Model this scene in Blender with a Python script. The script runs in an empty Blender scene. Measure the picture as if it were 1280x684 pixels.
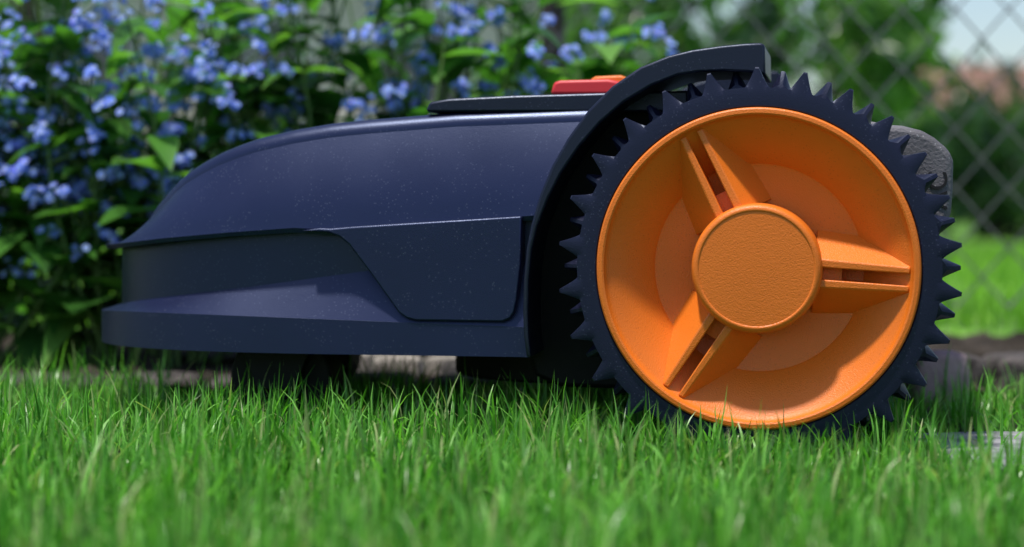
import bpy, bmesh, math, random
import numpy as np
from mathutils import Vector, Matrix
random.seed(4); RNG=np.random.default_rng(4)
S=bpy.context.scene
S.view_settings.view_transform='Standard'; S.view_settings.look='None'; S.view_settings.exposure=0; S.view_settings.gamma=1

# ------------------------------------------------------------------ camera
CAM=Vector((0,-1.2,0.16)); F=2400.0
cd=bpy.data.cameras.new("camera"); cam=bpy.data.objects.new("camera",cd); S.collection.objects.link(cam)
cam.location=CAM; cam.rotation_euler=(math.radians(90),0,0)
cd.lens=67.5; cd.sensor_width=36; cd.shift_y=-92/1280; cd.clip_start=0.02; cd.clip_end=500
cd.dof.use_dof=True; cd.dof.focus_distance=1.21; cd.dof.aperture_fstop=4.6
S.camera=cam

# ------------------------------------------------------------------ light
w=bpy.data.worlds.new("World"); S.world=w; w.use_nodes=True
nt=w.node_tree; bg=nt.nodes['Background']; sky=nt.nodes.new('ShaderNodeTexSky'); sky.sky_type='NISHITA'
sky.sun_disc=False
sd=Vector((-0.20,-0.20,1.0)).normalized()
sky.sun_elevation=math.asin(sd.z); sky.sun_rotation=math.atan2(sd.x,sd.y)
nt.links.new(sky.outputs[0],bg.inputs[0]); bg.inputs[1].default_value=0.15
ld=bpy.data.lights.new("sun",'SUN'); lo=bpy.data.objects.new("sun",ld); S.collection.objects.link(lo)
ld.energy=5.0; ld.angle=math.radians(4); ld.color=(1,0.95,0.87)
lo.rotation_euler=sd.to_track_quat('Z','Y').to_euler()

# ------------------------------------------------------------------ materials
def newmat(n):
    m=bpy.data.materials.new(n); m.use_nodes=True
    return m,m.node_tree,m.node_tree.nodes['Principled BSDF']
def plastic(n,col,rough=0.5,spec=0.5,bump=0.15,scale=1400,speck=0.0,var=0.12,speckcol=(0.08,0.09,0.14),stint=None):
    m,t,b=newmat(n); N=t.nodes; L=t.links
    tc=N.new('ShaderNodeTexCoord')
    n1=N.new('ShaderNodeTexNoise'); n1.inputs['Scale'].default_value=14; n1.inputs['Detail'].default_value=6
    L.new(tc.outputs['Object'],n1.inputs['Vector'])
    r=N.new('ShaderNodeValToRGB'); r.color_ramp.elements[0].position=.3; r.color_ramp.elements[1].position=.7
    r.color_ramp.elements[0].color=(*[c*(1-var) for c in col],1); r.color_ramp.elements[1].color=(*[c*(1+var) for c in col],1)
    L.new(n1.outputs[0],r.inputs[0]); out=r.outputs[0]
    if speck>0:
        v=N.new('ShaderNodeTexVoronoi'); v.inputs['Scale'].default_value=420; L.new(tc.outputs['Object'],v.inputs['Vector'])
        lt=N.new('ShaderNodeMath'); lt.operation='LESS_THAN'; lt.inputs[1].default_value=0.2; L.new(v.outputs['Distance'],lt.inputs[0])
        n3=N.new('ShaderNodeTexNoise'); n3.inputs['Scale'].default_value=60; L.new(tc.outputs['Object'],n3.inputs['Vector'])
        gt=N.new('ShaderNodeMath'); gt.operation='GREATER_THAN'; gt.inputs[1].default_value=0.5; L.new(n3.outputs[0],gt.inputs[0])
        mu=N.new('ShaderNodeMath'); mu.operation='MULTIPLY'; L.new(lt.outputs[0],mu.inputs[0]); L.new(gt.outputs[0],mu.inputs[1])
        m2=N.new('ShaderNodeMath'); m2.operation='MULTIPLY'; m2.inputs[1].default_value=speck; L.new(mu.outputs[0],m2.inputs[0])
        mx=N.new('ShaderNodeMixRGB'); L.new(m2.outputs[0],mx.inputs[0]); L.new(out,mx.inputs[1]); mx.inputs[2].default_value=(*speckcol,1); out=mx.outputs[0]
    L.new(out,b.inputs['Base Color'])
    n2=N.new('ShaderNodeTexNoise'); n2.inputs['Scale'].default_value=scale; n2.inputs['Detail'].default_value=2
    L.new(tc.outputs['Object'],n2.inputs['Vector'])
    bp=N.new('ShaderNodeBump'); bp.inputs['Strength'].default_value=bump; bp.inputs['Distance'].default_value=0.0006
    L.new(n2.outputs[0],bp.inputs['Height']); L.new(bp.outputs[0],b.inputs['Normal'])
    mr=N.new('ShaderNodeMapRange'); mr.inputs[3].default_value=rough-.07; mr.inputs[4].default_value=rough+.09
    L.new(n1.outputs[0],mr.inputs[0]); L.new(mr.outputs[0],b.inputs['Roughness'])
    b.inputs['Specular IOR Level'].default_value=spec
    if stint: b.inputs['Specular Tint'].default_value=(*stint,1)
    return m
def leafmat(n,cols,trans=0.35,rough=0.5,tint=(1.3,1.5,0.7)):
    m,t,b=newmat(n); N=t.nodes; L=t.links
    g=N.new('ShaderNodeNewGeometry'); r=N.new('ShaderNodeValToRGB')
    el=r.color_ramp.elements
    while len(el)<len(cols): el.new(0.5)
    for i,c in enumerate(cols): el[i].position=i/(len(cols)-1); el[i].color=(*c,1)
    L.new(g.outputs['Random Per Island'],r.inputs[0]); L.new(r.outputs[0],b.inputs['Base Color'])
    b.inputs['Roughness'].default_value=rough; b.inputs['Specular IOR Level'].default_value=0.4
    tr=N.new('ShaderNodeBsdfTranslucent'); mul=N.new('ShaderNodeMixRGB'); mul.blend_type='MULTIPLY'; mul.inputs[0].default_value=1
    L.new(r.outputs[0],mul.inputs[1]); mul.inputs[2].default_value=(*tint,1); L.new(mul.outputs[0],tr.inputs[0])
    ms=N.new('ShaderNodeMixShader'); ms.inputs[0].default_value=trans
    L.new(b.outputs[0],ms.inputs[1]); L.new(tr.outputs[0],ms.inputs[2]); L.new(ms.outputs[0],N['Material Output'].inputs[0])
    return m
def noisemat(n,c1,c2,scale=5,rough=0.9,bump=0.5,dist=0.01,detail=8,c3=None):
    m,t,b=newmat(n); N=t.nodes; L=t.links
    tc=N.new('ShaderNodeTexCoord'); n1=N.new('ShaderNodeTexNoise'); n1.inputs['Scale'].default_value=scale; n1.inputs['Detail'].default_value=detail
    L.new(tc.outputs['Object'],n1.inputs['Vector'])
    r=N.new('ShaderNodeValToRGB'); r.color_ramp.elements[0].position=.35; r.color_ramp.elements[1].position=.65
    r.color_ramp.elements[0].color=(*c1,1); r.color_ramp.elements[1].color=(*c2,1)
    if c3: e=r.color_ramp.elements.new(0.5); e.color=(*c3,1)
    L.new(n1.outputs[0],r.inputs[0]); L.new(r.outputs[0],b.inputs['Base Color'])
    n2=N.new('ShaderNodeTexNoise'); n2.inputs['Scale'].default_value=scale*6; n2.inputs['Detail'].default_value=6
    L.new(tc.outputs['Object'],n2.inputs['Vector'])
    bp=N.new('ShaderNodeBump'); bp.inputs['Strength'].default_value=bump; bp.inputs['Distance'].default_value=dist
    L.new(n2.outputs[0],bp.inputs['Height']); L.new(bp.outputs[0],b.inputs['Normal'])
    b.inputs['Roughness'].default_value=rough; b.inputs['Specular IOR Level'].default_value=0.25
    return m
BT=(0.50,0.62,1.0)
M_body=plastic("body_navy_plastic",(0.0060,0.0080,0.034),0.35,0.72,0.16,1500,0.4,stint=BT)
M_dark=plastic("black_plastic",(0.003,0.003,0.005),0.6,0.2,0.2)
M_fend=plastic("fender_plastic",(0.005,0.006,0.017),0.36,0.55,0.2,1500,0.3,stint=(0.65,0.75,1))
M_tire=plastic("tire_rubber",(0.006,0.007,0.024),0.42,0.45,0.2,1200,0.3,stint=(0.65,0.75,1))
M_or=plastic("orange_plastic",(0.76,0.175,0.013),0.40,0.45,0.5,1300,0.35,0.05,(0.46,0.10,0.010))
M_red=plastic("red_plastic",(0.62,0.025,0.035),0.4,0.5,0.1)
M_grey=plastic("grey_rough_plastic",(0.12,0.115,0.13),0.65,0.4,1.0,500,0.8,0.5,(0.3,0.3,0.33))
M_print=plastic("print_ink",(0.012,0.012,0.015),0.6,0.3,0.0)

# ------------------------------------------------------------------ helpers
def link(o,parent=None,mats=()):
    S.collection.objects.link(o)
    for m in mats: o.data.materials.append(m)
    if parent: o.parent=parent
    return o
def meshobj(name,verts,faces,parent=None,mats=(),smooth=True,angle=35):
    me=bpy.data.meshes.new(name); me.from_pydata([tuple(v) for v in verts],[],faces); me.validate()
    bm=bmesh.new(); bm.from_mesh(me); bmesh.ops.remove_doubles(bm,verts=bm.verts,dist=1e-6)
    bmesh.ops.recalc_face_normals(bm,faces=bm.faces); bm.to_mesh(me); bm.free()
    if smooth:
        me.polygons.foreach_set('use_smooth',[True]*len(me.polygons)); me.set_sharp_from_angle(angle=math.radians(angle))
    return link(bpy.data.objects.new(name,me),parent,mats)
def bevel(o,wd,seg=2,ang=30):
    b=o.modifiers.new("bevel",'BEVEL'); b.width=wd; b.segments=seg; b.limit_method='ANGLE'; b.angle_limit=math.radians(ang); b.harden_normals=False
def quadmesh(name,V,Q,parent=None,mats=(),midx=None,smooth=True):
    V=np.asarray(V,dtype=np.float32).reshape(-1,3); Q=np.asarray(Q,dtype=np.int32).reshape(-1,4)
    me=bpy.data.meshes.new(name); me.vertices.add(len(V)); me.vertices.foreach_set('co',V.ravel())
    me.loops.add(Q.size); me.loops.foreach_set('vertex_index',Q.ravel())
    me.polygons.add(len(Q)); me.polygons.foreach_set('loop_start',np.arange(0,Q.size,4,dtype=np.int32))
    me.polygons.foreach_set('loop_total',np.full(len(Q),4,dtype=np.int32))
    if midx is not None: me.polygons.foreach_set('material_index',np.asarray(midx,dtype=np.int32))
    me.polygons.foreach_set('use_smooth',np.full(len(Q),smooth))
    me.update(calc_edges=True)
    return link(bpy.data.objects.new(name,me),parent,mats)
def lathe(name,prof,n,cx,cz,parent,mats,angle=35,cap=False):
    V=[];Fc=[]
    for k,(r,y) in enumerate(prof):
        for i in range(n):
            a=2*math.pi*i/n; rr=r(a) if callable(r) else r
            V.append((cx+rr*math.cos(a),y,cz+rr*math.sin(a)))
    for k in range(len(prof)-1):
        for i in range(n):
            j=(i+1)%n; Fc.append((k*n+i,k*n+j,(k+1)*n+j,(k+1)*n+i))
    if cap: Fc.append(tuple(range((len(prof)-1)*n,len(prof)*n)))
    return meshobj(name,V,Fc,parent,mats,True,angle)

# ------------------------------------------------------------------ mower frame
TH=math.radians(10); OX=0.1535
mower=bpy.data.objects.new("robot_lawn_mower",None); S.collection.objects.link(mower)
mower.location=(OX,0,0); mower.rotation_euler=(0,0,-TH)
c,s=math.cos(TH),math.sin(TH)
def w2l(x,y): return (x*c-y*s, x*s+y*c)
def l2w(x,y): return (x*c+y*s+OX, -x*s+y*c)
CL=w2l(CAM.x-OX,CAM.y)
def P(px,py,yl):          # blueprint tracing: side-view drawing coordinate -> local x,z on plane y=yl
    d=w2l((px-640)/F,1.0); t=(yl-CL[1])/d[1]
    return (CL[0]+t*d[0], CAM.z-(py-250)/F*t)
def projx(x,y):
    wx,wy=l2w(x,y); d=wy-CAM.y; return 640+F*wx/d, d
def zat(x,y,py):
    _,d=projx(x,y); return CAM.z-(py-250)/F*d
def interp(px,pts):
    return float(np.interp(px,[p[0] for p in pts],[p[1] for p in pts]))

# ---- wheel
K=0.0005; WC=0.1175
def wheel(parent,flip=False):
    def fy(y): return y if not flip else 0.38-y
    NT=26
    def tooth(ph,hh=24):
        def f(a):
            u=(a/(2*math.pi)*NT+ph)%1.0-0.5
            h=max(0,1-abs(u)/0.28)**1.35
            return (225+hh*min(h,0.82)/0.82)*K
        return f
    t0,t1=tooth(0.0,25),tooth(0.5,26)
    def sc(f,k): return lambda a:225*K+(f(a)-225*K)*k
    prof=[(192*K,-.004),(199*K,-.006),(200.5*K,-.0098),(202*K,-.0104),(217*K,-.0104),(sc(t0,.0),-.0098),(sc(t0,.93),-.0085),(t0,-.0075),(sc(t0,.97),.006),(sc(t0,.3),.012),
          (220*K,.013),(220*K,.015),(sc(t1,.3),.016),(sc(t1,.97),.022),(t1,.038),(sc(t1,0),.0425),(205*K,.044),(120*K,.044)]
    prof=[(r,fy(y)) for r,y in prof]
    tire=lathe("tire",prof,NT*26,0,WC,parent,[M_tire],30)
    def m(y): return fy(y/1000)
    rim=lathe("rim",[(r*K,m(y)) for r,y in [(200,6),(200,-10.5),(199.2,-12),(197.5,-12.8),(193,-13),(190.8,-12.4),(189.6,-10.5),(187,-8.6),(184,-7.6),(134,9.5),(131,11.5),(127,12.2),(60,13)]],180,0,WC,parent,[M_or],22)
    hub=lathe("hub_cap",[(r*K,m(y)) for r,y in [(82,14),(80.5,-12),(80,-15.2),(78.5,-17),(76,-18.2),(73,-18.6),(71.5,-18.4),(70.8,-18.0),(40,-18.2),(1,-18.2)]],120,0,WC,parent,[M_or],40,True)
    def floor(r):
        return np.interp(r,[60,127,134,184,190],[13,12.2,9.5,-7.6,-11])
    for k,ang in enumerate([116,-4,236]):
        for sgn in (1,-1):
            V=[];Fc=[]; rs=[70,90,110,130,150,168,180,186]
            for r in rs:
                u=(r-70)/(186-70); yt=-12.5+3.2*u
                if r>=186: yt=-9.6
                fl=max(floor(r)+1.5,yt+0.4); dp=(fl-yt)/0.5
                ti=7.5; tp=ti+10-3*u; tf=tp+dp*0.70
                for (t,y) in ((ti,fl),(ti,yt),(tp,yt),(tf,fl)):
                    a=math.radians(ang); t*=sgn
                    x=(r*math.cos(a)-t*math.sin(a))*K; z=(r*math.sin(a)+t*math.cos(a))*K
                    V.append((x,m(y),WC+z))
            for i in range(len(rs)-1):
                for j in range(4):
                    j2=(j+1)%4; Fc.append((i*4+j,i*4+j2,(i+1)*4+j2,(i+1)*4+j))
            Fc.append((0,1,2,3)); e=(len(rs)-1)*4; Fc.append((e,e+1,e+2,e+3))
            o=meshobj("spoke_rib_%d"%(k*2+(sgn>0)+1),V,Fc,parent,[M_or],True,25); bevel(o,0.0007,2,25)
        a=math.radians(ang); V=[]
        for r,y0 in ((74,-2),(104,0)):
            for t in (-8,8):
                for y in (y0,14):
                    V.append(((r*math.cos(a)-t*math.sin(a))*K,m(y),WC+(r*math.sin(a)+t*math.cos(a))*K))
        meshobj("spoke_web_%d"%(k+1),V,[(0,1,3,2),(4,5,7,6),(0,1,5,4),(2,3,7,6),(0,2,6,4),(1,3,7,5)],parent,[M_or],False)
wheel(mower)
wh2=bpy.data.objects.new("wheel_far_side",None); S.collection.objects.link(wh2); wh2.parent=mower
wheel(wh2,True)

# ---- fender outline (used by body and arch)
Oo=[(658,447),(654.5,420),(653.5,390),(654.5,350),(658,310),(664,280),(675,243),(690,207),(710,172),(735,138),(765,108),(800,84),(835,70),(865,62.5),(900,57.5),(930,54.5),(950,53.5),(956,56)]
Ii=[(664,447),(661,420),(660,390),(661,350),(665,311),(672,283),(685,249),(702,216),(724,184),(750,154),(780,128),(815,107),(848,94),(875,90),(905,89),(932,90),(950,92),(957,94)]
fz=[];fx=[]
for a,b in zip(Oo,Ii):
    q=P((a[0]+b[0])/2,(a[1]+b[1])/2,0.016); fx.append(q[0]); fz.append(q[1])
def xlimit(z): 
    o_=np.argsort(fz); return float(np.interp(z,np.array(fz)[o_],np.array(fx)[o_]))+0.0005

# ---- body loft
YC=0.19; W=0.17; XS=-0.25; NE=2.7; NS=46
XEND=P(770,130,0.02)[0]
def plan(XN):
    pts=[]
    for i in range(NS): pts.append((XEND+(XS-XEND)*i/NS, YC-W))
    n2=150
    for i in range(n2+1):
        a=math.pi/2*i/n2
        u=math.sin(a)**(2/NE); v=math.cos(a)**(2/NE) if i<n2 else 0
        pts.append((XS+(XN-XS)*u, YC-W*v))
    return pts
XN=-0.49
for it in range(12):
    pts=plan(XN); mp=min(projx(*p)[0] for p in pts); XN+=(127-mp)/F*1.45
pts=plan(XN)
newp=[pts[0]]
for a,b in zip(pts[:-1],pts[1:]):
    d_=math.hypot(a[0]-b[0],a[1]-b[1])
    if a[0]<=XS+1e-9 and d_>0.004:
        mseg=int(d_/0.003)+1
        for j in range(1,mseg):
            x=a[0]+(b[0]-a[0])*j/mseg; u=(x-XS)/(XN-XS); newp.append((x,YC-W*(1-u**NE)**(1/NE)))
    newp.append(b)
pts=newp
PX=[projx(*p)[0] for p in pts]; isil=int(np.argmin(PX))
T=[(127,296),(133,292),(140,280),(150,264),(160,251),(175,236),(190,222),(205,211),(225,200),(250,188),(275,179),(300,171),(350,160),(400,152),(450,147),(560,138),(760,130)]
C=[(127,306),(140,305),(200,298),(280,291),(365,285),(410,287),(450,284),(660,270),(760,262)]
E2=[(127,311),(140,310),(200,303),(280,296),(365,291),(405,294),(450,290),(660,276),(760,268)]
Lc=[(127,380),(145,377),(300,360),(450,340),(760,320)]
Sc=[(127,388),(200,391),(300,395),(500,403),(760,413)]
B=[(127,415),(760,447)]
i0=min(range(len(pts)),key=lambda i:abs(PX[i]-655)); zB=zat(*pts[i0],446.5)
rows=[(B,0.004,0,None),(B,0.0,0,None),(Sc,0.0,None,None),(Sc,0.0012,None,None),(Lc,0.0145,None,None),(E2,0.0145,None,None),(E2,0.0035,None,None),(C,0.0025,None,None)]
MAIN=[0.06,0.15,0.3,0.45,0.6,0.75,0.88,1.0]
for f in MAIN: rows.append(('m',0.003+0.019*f**1.5,f,None))
PH=[8,17,26,35,44,53,62,71,80]
for ph in PH: rows.append(('s',0.022,ph,None))
n=len(pts); V=[]; nor=[]
for i in range(n):
    a=pts[max(i-1,0)]; b=pts[min(i+1,n-1)]
    tx,ty=b[0]-a[0],b[1]-a[1]; l=math.hypot(tx,ty); nx,ny=-ty/l,tx/l
    if i<NS: nx,ny=0,-1
    if i==n-1: nx,ny=-1,0
    if nx*(pts[i][0]+0.1)+ny*(pts[i][1]-YC)<0: nx,ny=-nx,-ny
    nor.append((nx,ny))
R=len(rows)
for side in (0,1):
    for k,(cv,ins,fr,c2) in enumerate(rows):
        for i in range(n):
            ii=min(i,isil)
            zC=zat(*pts[ii],interp(PX[ii],C)); zT=zat(*pts[ii],interp(PX[ii],T)); rr=min(0.010,0.75*(zT-zC))
            if cv is B: z=zB
            elif cv=='m': z=zC+(zT-rr-zC)*fr
            elif cv=='s': z=zT-rr+rr*math.sin(math.radians(fr)); 
            else: z=zat(*pts[ii],interp(PX[ii],cv))
            I=ins+(rr*(1-math.cos(math.radians(fr))) if cv=='s' else 0)
            x=pts[i][0]-nor[i][0]*I; y=min(pts[i][1]-nor[i][1]*I,YC)
            x=min(x,xlimit(z))
            V.append((x,y if side==0 else 2*YC-y,z))
Fc=[]
for side in (0,1):
    o=side*R*n
    for k in range(R-1):
        for i in range(n-1):
            Fc.append((o+k*n+i,o+k*n+i+1,o+(k+1)*n+i+1,o+(k+1)*n+i))
def cap(k,crown):
    a0=k*n; b0=R*n+k*n; m=9; base=len(V)
    for j in range(m+1):
        f=j/m
        for i in range(n):
            A=V[a0+i];Bv=V[b0+i]; ww=abs(Bv[1]-A[1])/(2*W)
            V.append((A[0],A[1]*(1-f)+Bv[1]*f,A[2]+crown*ww*math.sin(math.pi*f)))
    for j in range(m):
        for i in range(n-1): Fc.append((base+j*n+i,base+j*n+i+1,base+(j+1)*n+i+1,base+(j+1)*n+i))
cap(R-1,0.004); cap(0,0.004)
body=meshobj("body_shell",V,Fc,mower,[M_body],True,12.5)

def extr(name,poly,y0,y1,mats,bev=0.0015,seg=3,parent=mower,px=True,shrink=0):
    q=[P(a,b,y0) for a,b in poly] if px else poly
    nn=len(q); cx=sum(p[0] for p in q)/nn; cz=sum(p[1] for p in q)/nn
    V=[(x,y0,z) for x,z in q]+[(cx+(x-cx)*(1-shrink),y1,cz+(z-cz)*(1-shrink)) for x,z in q]
    Fc=[tuple(range(nn)),tuple(range(nn,2*nn))]+[(i,(i+1)%nn,nn+(i+1)%nn,nn+i) for i in range(nn)]
    o=meshobj(name,V,Fc,parent,mats,True,28)
    if bev: bevel(o,bev,seg,28)
    return o
panel=[(376,288.5),(400,285.2),(412,286),(440,283.5),(652,270.5),(651,330),(646,375),(643,390),(638,398),(628,402.5),(520,401),(508,398),(498,391),(486,374),(466,346),(448,322),(436,306),(424,296),(410,291)]
extr("side_panel",panel,0.0188,0.036,[M_body],0.0012,3)
extr("side_panel_far",[P(a,b,0.0188) for a,b in panel],0.3612,0.344,[M_body],0.0012,3,mower,False)
extr("top_deck",[(533,136),(537,128),(560,123.5),(640,119.5),(760,116),(860,113),(860,140),(533,140)],0.045,0.335,[M_fend],0.0015,2)
extr("stop_button",[(688,118),(692,103),(700,100.5),(760,99),(775,102),(782,118)],0.11,0.20,[M_red],0.002,3)
extr("stop_button_collar",[(735,116),(738,99),(744,95.5),(776,94),(784,97),(788,116)],0.13,0.19,[M_or],0.0015,2)
def fender(y0,y1,name):
    V=[]
    for a,b in zip(Oo,Ii):
        A=P(*a,0.010);Bq=P(*b,0.010)
        V+= [(A[0],y0,A[1]),(Bq[0],y0,Bq[1]),(Bq[0],y1,Bq[1]),(A[0],y1,A[1])]
    m=len(Oo); Fc=[(0,1,2,3),(4*m-4,4*m-3,4*m-2,4*m-1)]
    for i in range(m-1):
        for j in range(4): Fc.append((4*i+j,4*i+(j+1)%4,4*i+4+(j+1)%4,4*i+4+j))
    o=meshobj(name,V,Fc,mower,[M_fend],True,40); bevel(o,0.0016,3,40)
fender(0.010,0.10,"wheel_arch"); fender(0.37,0.28,"wheel_arch_far")
extr("chassis",[(668,160),(700,136),(800,120),(960,112),(1040,130),(1100,165),(1140,230),(1150,330),(1130,430),(1080,470),(900,490),(700,484),(668,470),(660,440)],0.062,0.318,[M_dark],0.003,2)
extr("rear_housing",[(1080,150),(1112,156),(1128,157),(1152,163),(1168,172),(1182,184),(1190,193),(1192,204),(1191,240),(1189,266),(1182,284),(1168,296),(1140,300),(1080,300)],0.048,0.332,[M_grey],0.004,3)
extr("rear_bumper",[(1080,310),(1150,305),(1168,312),(1172,360),(1160,420),(1120,440),(1060,440)],0.06,0.32,[M_dark],0.004,3)
tcu=bpy.data.curves.new("rear_lettering","FONT"); tcu.body="AC"; tcu.size=0.018; tcu.extrude=0.0004
to=bpy.data.objects.new("rear_lettering",tcu); link(to,mower,[M_print])
q=P(1184,262,0.047); to.location=(q[0],0.0475,q[1]); to.rotation_euler=(math.radians(90),math.radians(-90),0)
def cyl(name,r,y0,y1,cx,cz,mats,n=48,bev=.002):
    return extr(name,[(cx+r*math.cos(2*math.pi*i/n),cz+r*math.sin(2*math.pi*i/n)) for i in range(n)],y0,y1,mats,bev,2,mower,False)
for k,(x,y) in enumerate([(-0.33,0.085),(-0.37,0.29)]):
    cyl("caster_wheel_%d"%(k+1),0.036,y-0.018,y+0.018,x,0.036,[M_dark])
    cyl("caster_hub_%d"%(k+1),0.018,y-0.021,y+0.021,x,0.036,[M_dark],24,.001)
    extr("caster_fork_%d"%(k+1),[(x-.014,.03),(x+.014,.03),(x+.03,.075),(x-.03,.075)],y-0.029,y-0.023,[M_dark],.001,2,mower,False)
def vcyl(name,r,z0,z1,cx,cy,mats):
    nn=40;V=[(cx+r*math.cos(2*math.pi*i/nn),cy+r*math.sin(2*math.pi*i/nn),z) for z in (z0,z1) for i in range(nn)]
    Fc=[tuple(range(nn)),tuple(range(nn,2*nn))]+[(i,(i+1)%nn,nn+(i+1)%nn,nn+i) for i in range(nn)]
    o=meshobj(name,V,Fc,mower,mats,True,40); bevel(o,.002,2,40)
vcyl("blade_disc_housing",0.10,0.034,0.072,-0.13,0.19,[M_dark])

# ------------------------------------------------------------------ ground
M_soil=noisemat("soil",(0.020,0.016,0.011),(0.075,0.06,0.048),40,0.95,0.9,0.01,10)
M_gr=noisemat("meadow_ground",(0.05,0.14,0.02),(0.14,0.30,0.045),3,0.95,0.9,0.03,12)
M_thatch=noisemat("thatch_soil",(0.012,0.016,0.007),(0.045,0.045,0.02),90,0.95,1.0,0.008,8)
def sheet(name,x0,x1,y0,y1,z,nx,ny,amp,mat,seed=0):
    r=np.random.default_rng(seed); X,Y=np.meshgrid(np.linspace(x0,x1,nx),np.linspace(y0,y1,ny))
    Z=z+amp*r.standard_normal(X.shape); V=np.stack([X,Y,Z],-1).reshape(-1,3)
    i=np.arange(nx-1)[None,:]+nx*np.arange(ny-1)[:,None]; Q=np.stack([i,i+1,i+nx+1,i+nx],-1).reshape(-1,4)
    return quadmesh(name,V,Q,None,[mat])
sheet("ground",-150,150,-60,300,-0.02,3,3,0,M_gr)
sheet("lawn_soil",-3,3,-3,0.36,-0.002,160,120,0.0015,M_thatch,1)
sheet("flower_bed_soil",-3,3,0.35,1.0,0.004,300,60,0.004,M_soil,2)
sheet("meadow",-12,14,1.0,14,0.0,200,120,0.006,M_gr,3)

def blades(name,x,y,h,wd,mat,seed,z0=-0.003,lean=0.55):
    r=np.random.default_rng(seed); n=len(x); rows=6
    ld_=r.uniform(0,2*np.pi,n); la=np.abs(r.normal(0,lean,n))+0.1; la=np.minimum(la,1.9)
    t=np.linspace(0,1,rows)[None,:]
    ang=la[:,None]*t**1.2*1.2+ r.normal(0,.28,n)[:,None]
    seg=h[:,None]/(rows-1)
    dz=np.cos(ang)*seg; dr=np.sin(ang)*seg
    zc=np.cumsum(dz,1)-dz; rc=np.cumsum(dr,1)-dr
    tw=ld_[:,None]+r.normal(0,.6,n)[:,None]*t
    cx=x[:,None]+rc*np.cos(ld_)[:,None]; cy=y[:,None]+rc*np.sin(ld_)[:,None]; cz=z0+zc
    prof=np.array([0.7,1,1,0.8,0.5,0.05])[None,:]*wd[:,None]*0.5
    ax=-np.sin(tw)*prof; ay=np.cos(tw)*prof
    V=np.stack([np.stack([cx-ax,cy-ay,cz],-1),np.stack([cx+ax,cy+ay,cz],-1)],2).reshape(n,rows*2,3)
    base=(np.arange(n)*rows*2)[:,None]
    Q=np.stack([np.stack([base[:,0]+2*k,base[:,0]+2*k+1,base[:,0]+2*k+3,base[:,0]+2*k+2],-1) for k in range(rows-1)],1)
    return quadmesh(name,V,Q,None,[mat])
M_grass=leafmat("grass_blades",[(0.04,0.16,0.016),(0.08,0.29,0.03),(0.15,0.46,0.05),(0.28,0.64,0.12),(0.05,0.20,0.025),(0.44,0.52,0.22)],0.42,0.32,(1.2,1.45,0.6))
def clump(x,y):
    return 0.5+0.25*np.sin(x*61+1.3*np.sin(y*47))+0.25*np.sin(y*71+1.7*np.sin(x*53+2))
def gen(N,x0,x1,y0,y1):
    x=RNG.uniform(x0,x1,N); y=RNG.uniform(y0,y1,N)
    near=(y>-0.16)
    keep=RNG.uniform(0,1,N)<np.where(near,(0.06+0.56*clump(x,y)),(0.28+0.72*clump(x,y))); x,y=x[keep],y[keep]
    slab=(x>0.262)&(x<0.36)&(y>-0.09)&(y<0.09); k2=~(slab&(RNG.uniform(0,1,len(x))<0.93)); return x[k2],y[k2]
x1,y1=gen(98000,-0.62,0.66,-0.62,0.345)
xl=RNG.uniform(-0.52,0.5,4200); yl=RNG.uniform(-0.2,0.12,4200)
kk=~((xl>0.262)&(xl<0.36)&(yl>-0.1)); xl,yl=xl[kk],yl[kk]
x2,y2=gen(32000,-2.2,2.2,-1.7,0.345); k=~((np.abs(x2)<0.62)&(y2>-0.62)); x2,y2=x2[k],y2[k]
X=np.concatenate([x1,x2,xl]);Y=np.concatenate([y1,y2,yl]); nl_=len(xl); nfar=len(x2)
hh=RNG.gamma(4.0,1/4.0,len(X))*(0.017+0.013*clump(X*0.5,Y*0.4))
hh[-nl_:]=RNG.uniform(0.028,0.052,nl_)
wl=np.exp(-(((X-0.17)/0.11)**2))*np.exp(-(((Y+0.06)/0.16)**2)); hh*=1-0.26*wl
hh=np.clip(hh,0.007,0.056)
ww=RNG.uniform(0.0009,0.0024,len(X)); ww[len(x1):len(x1)+nfar]*=1.8
blades("lawn_grass",X,Y,hh,ww,M_grass,7,-0.003,0.8)
x3=RNG.uniform(-3.5,4.5,60000); y3=RNG.uniform(1.05,4.5,60000)
M_grass2=leafmat("far_grass",[(0.12,0.30,0.02),(0.22,0.48,0.05),(0.33,0.58,0.08)],0.4,0.5,(1.3,1.5,0.6))
blades("meadow_grass",x3,y3,RNG.uniform(0.02,0.05,60000),RNG.uniform(0.004,0.008,60000),M_grass2,9,0.0)

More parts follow.
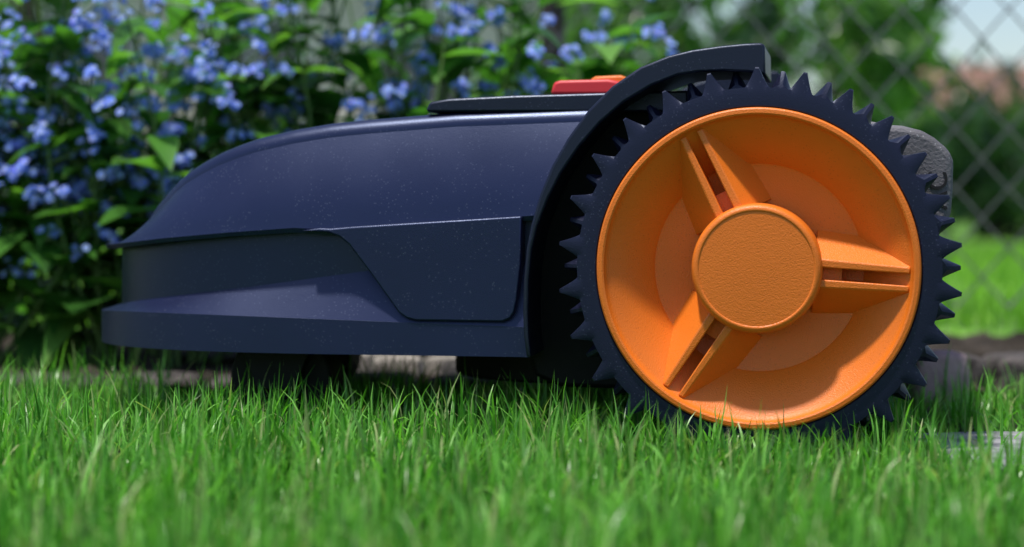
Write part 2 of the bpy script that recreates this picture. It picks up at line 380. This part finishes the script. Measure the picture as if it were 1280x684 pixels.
M_stone=noisemat("edging_stone",(0.035,0.03,0.03),(0.16,0.14,0.135),70,0.9,1.0,0.006)
M_slab=noisemat("slab_stone",(0.14,0.14,0.16),(0.36,0.36,0.38),60,0.85,0.9,0.004)
M_pink=noisemat("pink_stone",(0.26,0.17,0.18),(0.40,0.28,0.29),30,0.85,0.5,0.003)
M_pale=noisemat("pale_stone",(0.22,0.20,0.18),(0.38,0.35,0.32),50,0.85,0.5,0.003)
def stone(name,x,y,z,sx,sy,sz,mat,seed,rot=0,parent=None):
    r=random.Random(seed); bm=bmesh.new(); bmesh.ops.create_cube(bm,size=1)
    bmesh.ops.subdivide_edges(bm,edges=bm.edges,cuts=4,use_grid_fill=True)
    for v in bm.verts:
        v.co*= (1-0.10*(v.co.length/0.866)**4)
        v.co+=Vector([r.uniform(-.03,.03) for _ in range(3)]); v.co=Vector((v.co.x*sx,v.co.y*sy,v.co.z*sz))
    me=bpy.data.meshes.new(name); bm.to_mesh(me); bm.free(); me.polygons.foreach_set('use_smooth',[True]*len(me.polygons))
    o=link(bpy.data.objects.new(name,me),parent,[mat]); o.location=(x,y,z); o.rotation_euler=(0,0,rot)
    md=o.modifiers.new("s",'SUBSURF'); md.levels=1; md.render_levels=1
    return o
edge=bpy.data.objects.new("stone_edging",None); S.collection.objects.link(edge)
xx=-1.6;i=0
while xx<1.8:
    L_=random.uniform(0.07,0.15); right=xx+L_/2>0.3
    stone("stone_%d"%i,xx+L_/2,0.42+random.uniform(-.01,.01),0.008 if right else -0.013,L_-0.003,0.08,0.05+random.uniform(-.006,.006),M_stone,i,random.uniform(-.06,.06),edge)
    xx+=L_;i+=1
for k_,(a_,b_,c_) in enumerate([(-0.10,0.47,.03),(-0.06,0.50,.024),(-0.135,0.52,.03),(-0.02,0.46,.02)]):
    stone("pale_pebble_%d"%k_,a_,b_,0.010,c_*1.5,c_,c_*1.0,M_pale,200+k_,k_*.7,edge)
stone("pink_stone",0.325,0.30,0.018,0.05,0.05,0.05,M_pink,77,0.4)
stone("paving_slab",0.312,0.0,0.0,0.10,0.17,0.014,M_slab,99,0.05)

# ------------------------------------------------------------------ chain link fence
M_wire=plastic("galvanised_wire",(0.20,0.19,0.20),0.45,0.6,0,100); M_wire.node_tree.nodes['Principled BSDF'].inputs['Metallic'].default_value=0.5
fence=bpy.data.objects.new("chain_link_fence",None); S.collection.objects.link(fence)
FY=1.12
cu=bpy.data.curves.new("mesh_wires",'CURVE'); cu.dimensions='3D'; cu.bevel_depth=0.0018; cu.bevel_resolution=1
P2=0.064; nz=34; hz=0.036
x=-2.6
while x<2.8:
    for sg in (1,-1):
        sp=cu.splines.new('POLY'); sp.points.add(nz)
        for j in range(nz+1):
            xo=sg*P2/2*1.03 if (j%2) else 0
            sp.points[j].co=(x+xo,FY+(0.0016 if (j%2)==(sg>0) else -0.0016),0.03+j*hz,1)
    x+=P2
link(bpy.data.objects.new("mesh_wires",cu),fence,[M_wire])
def tube(name,a,b,r,mat,parent,nn=16):
    a=Vector(a);b=Vector(b);d=(b-a); q=d.to_track_quat('Z','Y'); V=[]
    for p in (a,b):
        for i in range(nn): V.append(p+q@Vector((r*math.cos(2*math.pi*i/nn),r*math.sin(2*math.pi*i/nn),0)))
    Fc=[(i,(i+1)%nn,nn+(i+1)%nn,nn+i) for i in range(nn)]+[tuple(range(nn)),tuple(range(nn,2*nn))]
    return meshobj(name,V,Fc,parent,[mat],True,40)
M_post=plastic("post_paint",(0.045,0.035,0.03),0.6,0.4,0.3,300)
for i,x in enumerate((-2.0,0.05,2.1)): tube("post_%d"%(i+1),(x,FY+.02,-0.1),(x,FY+.02,1.32),0.015,M_post,fence)
tube("tension_wire",(-2.6,FY,1.25),(2.8,FY,1.25),0.002,M_wire,fence,8)

# ------------------------------------------------------------------ flowering plants
M_stem=noisemat("stem_green",(0.07,0.14,0.035),(0.13,0.22,0.06),40,0.6,0.1)
M_leaf=leafmat("plant_leaves",[(0.03,0.09,0.02),(0.05,0.17,0.025),(0.10,0.28,0.04),(0.20,0.43,0.08)],0.42,0.34)
M_petal=leafmat("blue_petals",[(0.12,0.23,0.90),(0.22,0.37,0.95),(0.40,0.55,0.97),(0.21,0.21,0.85)],0.40,0.6,(1.0,1.1,1.15))
M_eye=plastic("flower_eye",(0.8,0.75,0.55),0.7,0.2,0)
class MB:
    def __init__(s): s.V=[];s.Q=[];s.M=[];s.n=0
    def add(s,V,Q,m):
        s.V.append(np.asarray(V,float)); s.Q.append(np.asarray(Q)+s.n); s.M+= [m]*len(Q); s.n+=len(V)
def frame(d):
    d=np.asarray(d,float); d/=np.linalg.norm(d); a=np.array([0,0,1.]) if abs(d[2])<.9 else np.array([1.,0,0])
    u=np.cross(a,d);u/=np.linalg.norm(u); return d,u,np.cross(d,u)
def stemtube(mb,pts,r0,r1,m=0):
    V=[];Q=[];k=5;pts=[np.asarray(p) for p in pts]
    for i,p in enumerate(pts):
        d,u,v=frame(pts[min(i+1,len(pts)-1)]-pts[max(i-1,0)]); r=r0+(r1-r0)*i/(len(pts)-1)
        for j in range(k): a=2*math.pi*j/k; V.append(p+r*(math.cos(a)*u+math.sin(a)*v))
    for i in range(len(pts)-1):
        for j in range(k): Q.append((i*k+j,i*k+(j+1)%k,(i+1)*k+(j+1)%k,(i+1)*k+j))
    mb.add(V,Q,m)
def leaf(mb,p,d,L,wd,r,m=1):
    d,u,v=frame(d); up=v if v[2]>0 else -v
    rows=6; prof=[0.08,0.68,1.0,0.88,0.5,0.03]; V=[];Q=[]; dro=r.uniform(.1,.7)
    for i in range(rows):
        t=i/(rows-1); cpt=p+d*L*t-np.array([0,0,1])*dro*L*t*t
        for sgn in (-1,0,1): V.append(cpt+u*sgn*wd*.5*prof[i]+up*(abs(sgn)*0.13*wd*prof[i]))
    for i in range(rows-1):
        for j in range(2): a=i*3+j; Q.append((a,a+1,a+4,a+3))
    mb.add(V,Q,m)
def floret(mb,p,nrm,R_,r):
    d,u,v=frame(nrm); a0=r.uniform(0,6.28)
    for k in range(5):
        a=a0+k*2*math.pi/5; e=math.cos(a)*u+math.sin(a)*v; t=-math.sin(a)*u+math.cos(a)*v
        mb.add([p,p+e*R_*.6-t*R_*.45+d*R_*.1,p+e*R_*1.0+d*R_*.12,p+e*R_*.6+t*R_*.45+d*R_*.1],[(0,1,2,3)],2)
    q=p+d*R_*.14; s_=R_*.2
    mb.add([q-u*s_,q-v*s_,q+u*s_,q+v*s_],[(0,1,2,3)],3)
def plant(name,cx,cy,ns,hmin,hmax,spread,seed,fl=1.0):
    r=random.Random(seed); mb=MB()
    for k in range(ns):
        a=r.uniform(0,6.28); rr=spread*math.sqrt(r.random())
        p0=np.array([cx+rr*.4*math.cos(a),cy+rr*.3*math.sin(a),0.0]); h=r.uniform(hmin,hmax)
        p1=np.array([cx+rr*math.cos(a)*1.2,cy+rr*.7*math.sin(a),h]); bend=np.array([r.uniform(-.04,.04),r.uniform(-.03,.03),0])
        pts_=[p0+(p1-p0)*t+bend*math.sin(math.pi*t) for t in np.linspace(0,1,8)]
        stemtube(mb,pts_,.0024,.0010)
        nl=r.randint(8,12)
        for j in range(nl):
            t=r.uniform(.05,1.0)**.75; q=pts_[0]+(pts_[-1]-pts_[0])*t+bend*math.sin(math.pi*t)
            aa=r.uniform(0,6.28); d=np.array([math.cos(aa),math.sin(aa),r.uniform(-.1,.7)])
            L_=r.uniform(.035,.085)*(1.1-.25*t); leaf(mb,q,d,L_,L_*r.uniform(.45,.7),r)
        nc=r.randint(3,6)
        for j in range(nc):
            if r.random()>fl: continue
            t=r.uniform(.38,1); q=pts_[0]+(pts_[-1]-pts_[0])*t+bend*math.sin(math.pi*t)
            aa=r.uniform(0,6.28); e=q+np.array([math.cos(aa)*r.uniform(.02,.06),math.sin(aa)*r.uniform(.01,.05)-.035,r.uniform(.01,.045)])
            stemtube(mb,[q,(q+e)/2+np.array([0,0,-.004]),e],.0011,.0007)
            for f in range(r.randint(5,10)):
                o_=np.array([r.gauss(0,1),r.gauss(0,1)-.2,r.gauss(0,.55)]); o_/=np.linalg.norm(o_)
                floret(mb,e+o_*r.uniform(.003,.012),o_*.5+np.array([0,-.7,.5]),r.uniform(.0034,.0050),r)
    quadmesh(name,np.concatenate(mb.V),np.concatenate(mb.Q),None,[M_stem,M_leaf,M_petal,M_eye],mb.M)
plant("forget_me_not_plant",-0.54,0.62,46,.16,.48,.21,11)
plant("forget_me_not_plant.001",-0.35,0.60,46,.18,.48,.19,12)
plant("forget_me_not_plant.002",-0.16,0.64,42,.20,.46,.17,13,.75)
plant("forget_me_not_plant.003",-0.01,0.70,30,.20,.42,.13,14,.35)
plant("forget_me_not_plant.004",-0.78,0.66,30,.16,.48,.20,15)
plant("forget_me_not_plant.005",0.08,0.66,7,.22,.33,.07,16,.8)

# ------------------------------------------------------------------ background shrubs, trees
def leafcloud(centers,N,size,seed,squash=.8):
    r=np.random.default_rng(seed); Vs=[]
    for (cx,cy,cz,rx,ry,rz),nn in zip(centers,N):
        d=r.normal(size=(nn,3)); d/=np.linalg.norm(d,axis=1)[:,None]; rad=r.uniform(0,1,nn)**.45
        p=np.array([cx,cy,cz])+d*rad[:,None]*np.array([rx,ry,rz])
        p+=0.12*rx*np.sin(p[:,[1,2,0]]*9/rx)
        a=r.normal(size=(nn,3)); a/=np.linalg.norm(a,axis=1)[:,None]; b=r.normal(size=(nn,3)); b-=a*(a*b).sum(1)[:,None]; b/=np.linalg.norm(b,axis=1)[:,None]
        sz=size*r.uniform(.6,1.4,nn)[:,None]; nrm=np.cross(a,b)
        Vs.append(np.stack([p-a*sz,p-b*sz*.5+nrm*sz*.1,p+a*sz,p+b*sz*.5+nrm*sz*.1],1))
    V=np.concatenate(Vs); V[...,2]=np.maximum(V[...,2],0.0); n_=len(V)
    return V.reshape(-1,3),np.arange(n_*4).reshape(-1,4)
M_shrub=leafmat("shrub_leaves",[(0.03,0.09,0.02),(0.06,0.16,0.035),(0.12,0.28,0.06),(0.24,0.42,0.11)],0.45,0.28)
M_shrubd=leafmat("dark_shrub_leaves",[(0.02,0.055,0.025),(0.04,0.10,0.035),(0.09,0.19,0.06)],0.4,0.28)
M_bark=noisemat("bark",(0.05,0.038,0.03),(0.13,0.10,0.085),20,0.9,0.9,0.01)
def shrub(name,cx,cy,w_,h,N,size,mat,seed):
    r=random.Random(seed); cs=[];ns=[]
    for k in range(9):
        x=cx+r.uniform(-.5,.5)*w_; z=h*r.uniform(.2,.75); rr=w_*r.uniform(.18,.32)
        cs.append((x,cy+r.uniform(-.3,.3)*w_,z,rr,rr*.8,min(rr,h*.3)*r.uniform(.8,1.2))); ns.append(N//9)
    V,Q=leafcloud(cs,ns,size,seed); mb=MB(); mb.add(V,Q,1)
    for k in range(8):
        x=cs[k]; stemtube(mb,[(cx+r.uniform(-.06,.06),cy,0),((cx+x[0])/2,(cy+x[1])/2,x[2]*.6),(x[0],x[1],x[2])],.012,.005,0)
    quadmesh(name,np.concatenate(mb.V),np.concatenate(mb.Q),None,[M_bark,mat],mb.M,False)
shrub("garden_shrub",0.60,3.4,0.8,0.95,2200,.030,M_shrub,21)
shrub("garden_shrub.001",0.86,4.4,0.6,0.85,1700,.036,M_shrubd,22)
shrub("garden_shrub.002",0.25,5.0,1.0,0.85,1700,.036,M_shrub,23)
shrub("garden_shrub.003",-0.9,6.2,1.3,0.5,1500,.04,M_shrubd,24)
shrub("garden_shrub.004",1.95,6.5,1.2,0.68,2200,.04,M_shrubd,25)
shrub("garden_shrub.005",-2.4,6.6,1.2,0.45,1600,.04,M_shrub,26)
def tree(name,x,y,th,h,cr,seed,mat,low=.5,nl=260):
    r=random.Random(seed); mb=MB(); top=np.array([x+r.uniform(-.2,.2),y,h*.8])
    stemtube(mb,[np.array([x,y,-.05]),np.array([x+.03,y,h*.3]),np.array([x-.03,y,h*.55]),top],th,th*.35,0)
    cs=[];ns=[]
    for k in range(16):
        a=r.uniform(0,6.28); z=h*r.uniform(low,1); rr=cr*r.uniform(.4,1)
        e=np.array([x+rr*math.cos(a),y+rr*math.sin(a),z]); b=np.array([x,y,z*.75])
        stemtube(mb,[b,(b+e)/2+np.array([0,0,.08]),e],th*.3,th*.08,0)
        cs.append((e[0],e[1],e[2],cr*.35,cr*.35,cr*.28)); ns.append(nl)
    V,Q=leafcloud(cs,ns,.04,seed); mb.add(V,Q,1)
    quadmesh(name,np.concatenate(mb.V),np.concatenate(mb.Q),None,[M_bark,mat],mb.M,False)
tree("garden_tree",0.22,6.5,.07,3.2,0.9,31,M_shrub,.42,130)
tree("garden_tree.001",0.95,4.6,.03,1.7,.33,32,M_shrub,.34,85)
tree("garden_tree.002",-2.6,9.0,.09,4.0,1.5,33,M_shrub,.38,180)
tree("garden_tree.003",0.7,11.0,.10,4.5,1.2,34,M_shrubd,.42,180)
cs=[(x,19+random.uniform(-.5,.5),.38,.9,.6,.42) for x in np.arange(-9,16,.9)]
V,Q=leafcloud(cs,[550]*len(cs),.07,41); quadmesh("hedge",V,Q,None,[M_shrubd],None,False)
cs=[(x,48+random.uniform(-3,3),1.1+random.uniform(-.3,.3),3.2,2,1.5+random.uniform(-.5,.5)) for x in np.arange(-45,60,3.2)]
V,Q=leafcloud(cs,[420]*len(cs),.25,42); quadmesh("distant_trees",V,Q,None,[M_shrubd],None,False)

# ------------------------------------------------------------------ house and shed
M_wall=noisemat("render_wall",(0.62,0.52,0.49),(0.72,0.63,0.59),3,0.9,0.2)
M_roof=noisemat("roof_tiles",(0.20,0.10,0.08),(0.33,0.19,0.16),6,0.85,0.6,0.02)
M_white=plastic("white_paint",(0.75,0.75,0.75),0.5,0.4,0,100)
M_glass=plastic("window_glass",(0.03,0.04,0.05),0.08,0.8,0,100)
M_wood=noisemat("shed_boards",(0.24,0.17,0.15),(0.36,0.27,0.24),4,0.85,0.4)
def box(name,x0,x1,y0,y1,z0,z1,mat,parent):
    V=[(x,y,z) for x in (x0,x1) for y in (y0,y1) for z in (z0,z1)]
    return meshobj(name,V,[(0,1,3,2),(4,5,7,6),(0,1,5,4),(2,3,7,6),(0,2,6,4),(1,3,7,5)],parent,[mat],False)
def gable(name,x0,x1,y0,y1,z0,z1,mat,parent,ov=.3):
    ym=(y0+y1)/2; V=[(x,y,z) for x in (x0-ov,x1+ov) for (y,z) in ((y0-ov,z0),(ym,z1),(y1+ov,z0),(y1+ov,z0-.12),(ym,z1-.12),(y0-ov,z0-.12))]
    Fc=[tuple(range(6)),tuple(range(6,12))]+[(i,(i+1)%6,6+(i+1)%6,6+i) for i in range(6)]
    return meshobj(name,V,Fc,parent,[mat],False)
def building(name,x0,x1,y0,y1,h,hr,wall,n_w,door=True):
    e=bpy.data.objects.new(name,None); S.collection.objects.link(e)
    box("walls",x0,x1,y0,y1,-.1,h,wall,e); gable("roof",x0,x1,y0,y1,h+.1,hr,M_roof,e)
    ymid=(y0+y1)/2
    for xa in (x0+.01,x1-.05): meshobj("gable",[(xa,y0,h),(xa,y1,h),(xa,ymid,hr-.15),(xa+.04,y0,h),(xa+.04,y1,h),(xa+.04,ymid,hr-.15)],[(0,1,2),(3,4,5),(0,1,4,3),(1,2,5,4),(2,0,3,5)],e,[wall],False)
    st=(x1-x0)/(n_w+1)
    for i in range(n_w):
        xc=x0+st*(i+1); zb=.55*h/1.6 if not (door and i==n_w//2) else 0
        ww_=min(.55,st*.3)
        box("frame_%d"%i,xc-ww_-.06,xc+ww_+.06,y0-.04,y0+.02,zb,h*.82,M_white,e)
        box("pane_%da"%i,xc-ww_,xc-.03,y0-.055,y0-.03,zb+.08,h*.82-.06,M_glass,e)
        box("pane_%db"%i,xc+.03,xc+ww_,y0-.055,y0-.03,zb+.08,h*.82-.06,M_glass,e)
building("house",-9.0,0.9,21.5,29,2.9,5.2,M_wall,4)
building("garden_shed",5.7,9.6,24,27,1.25,2.05,M_wood,2)
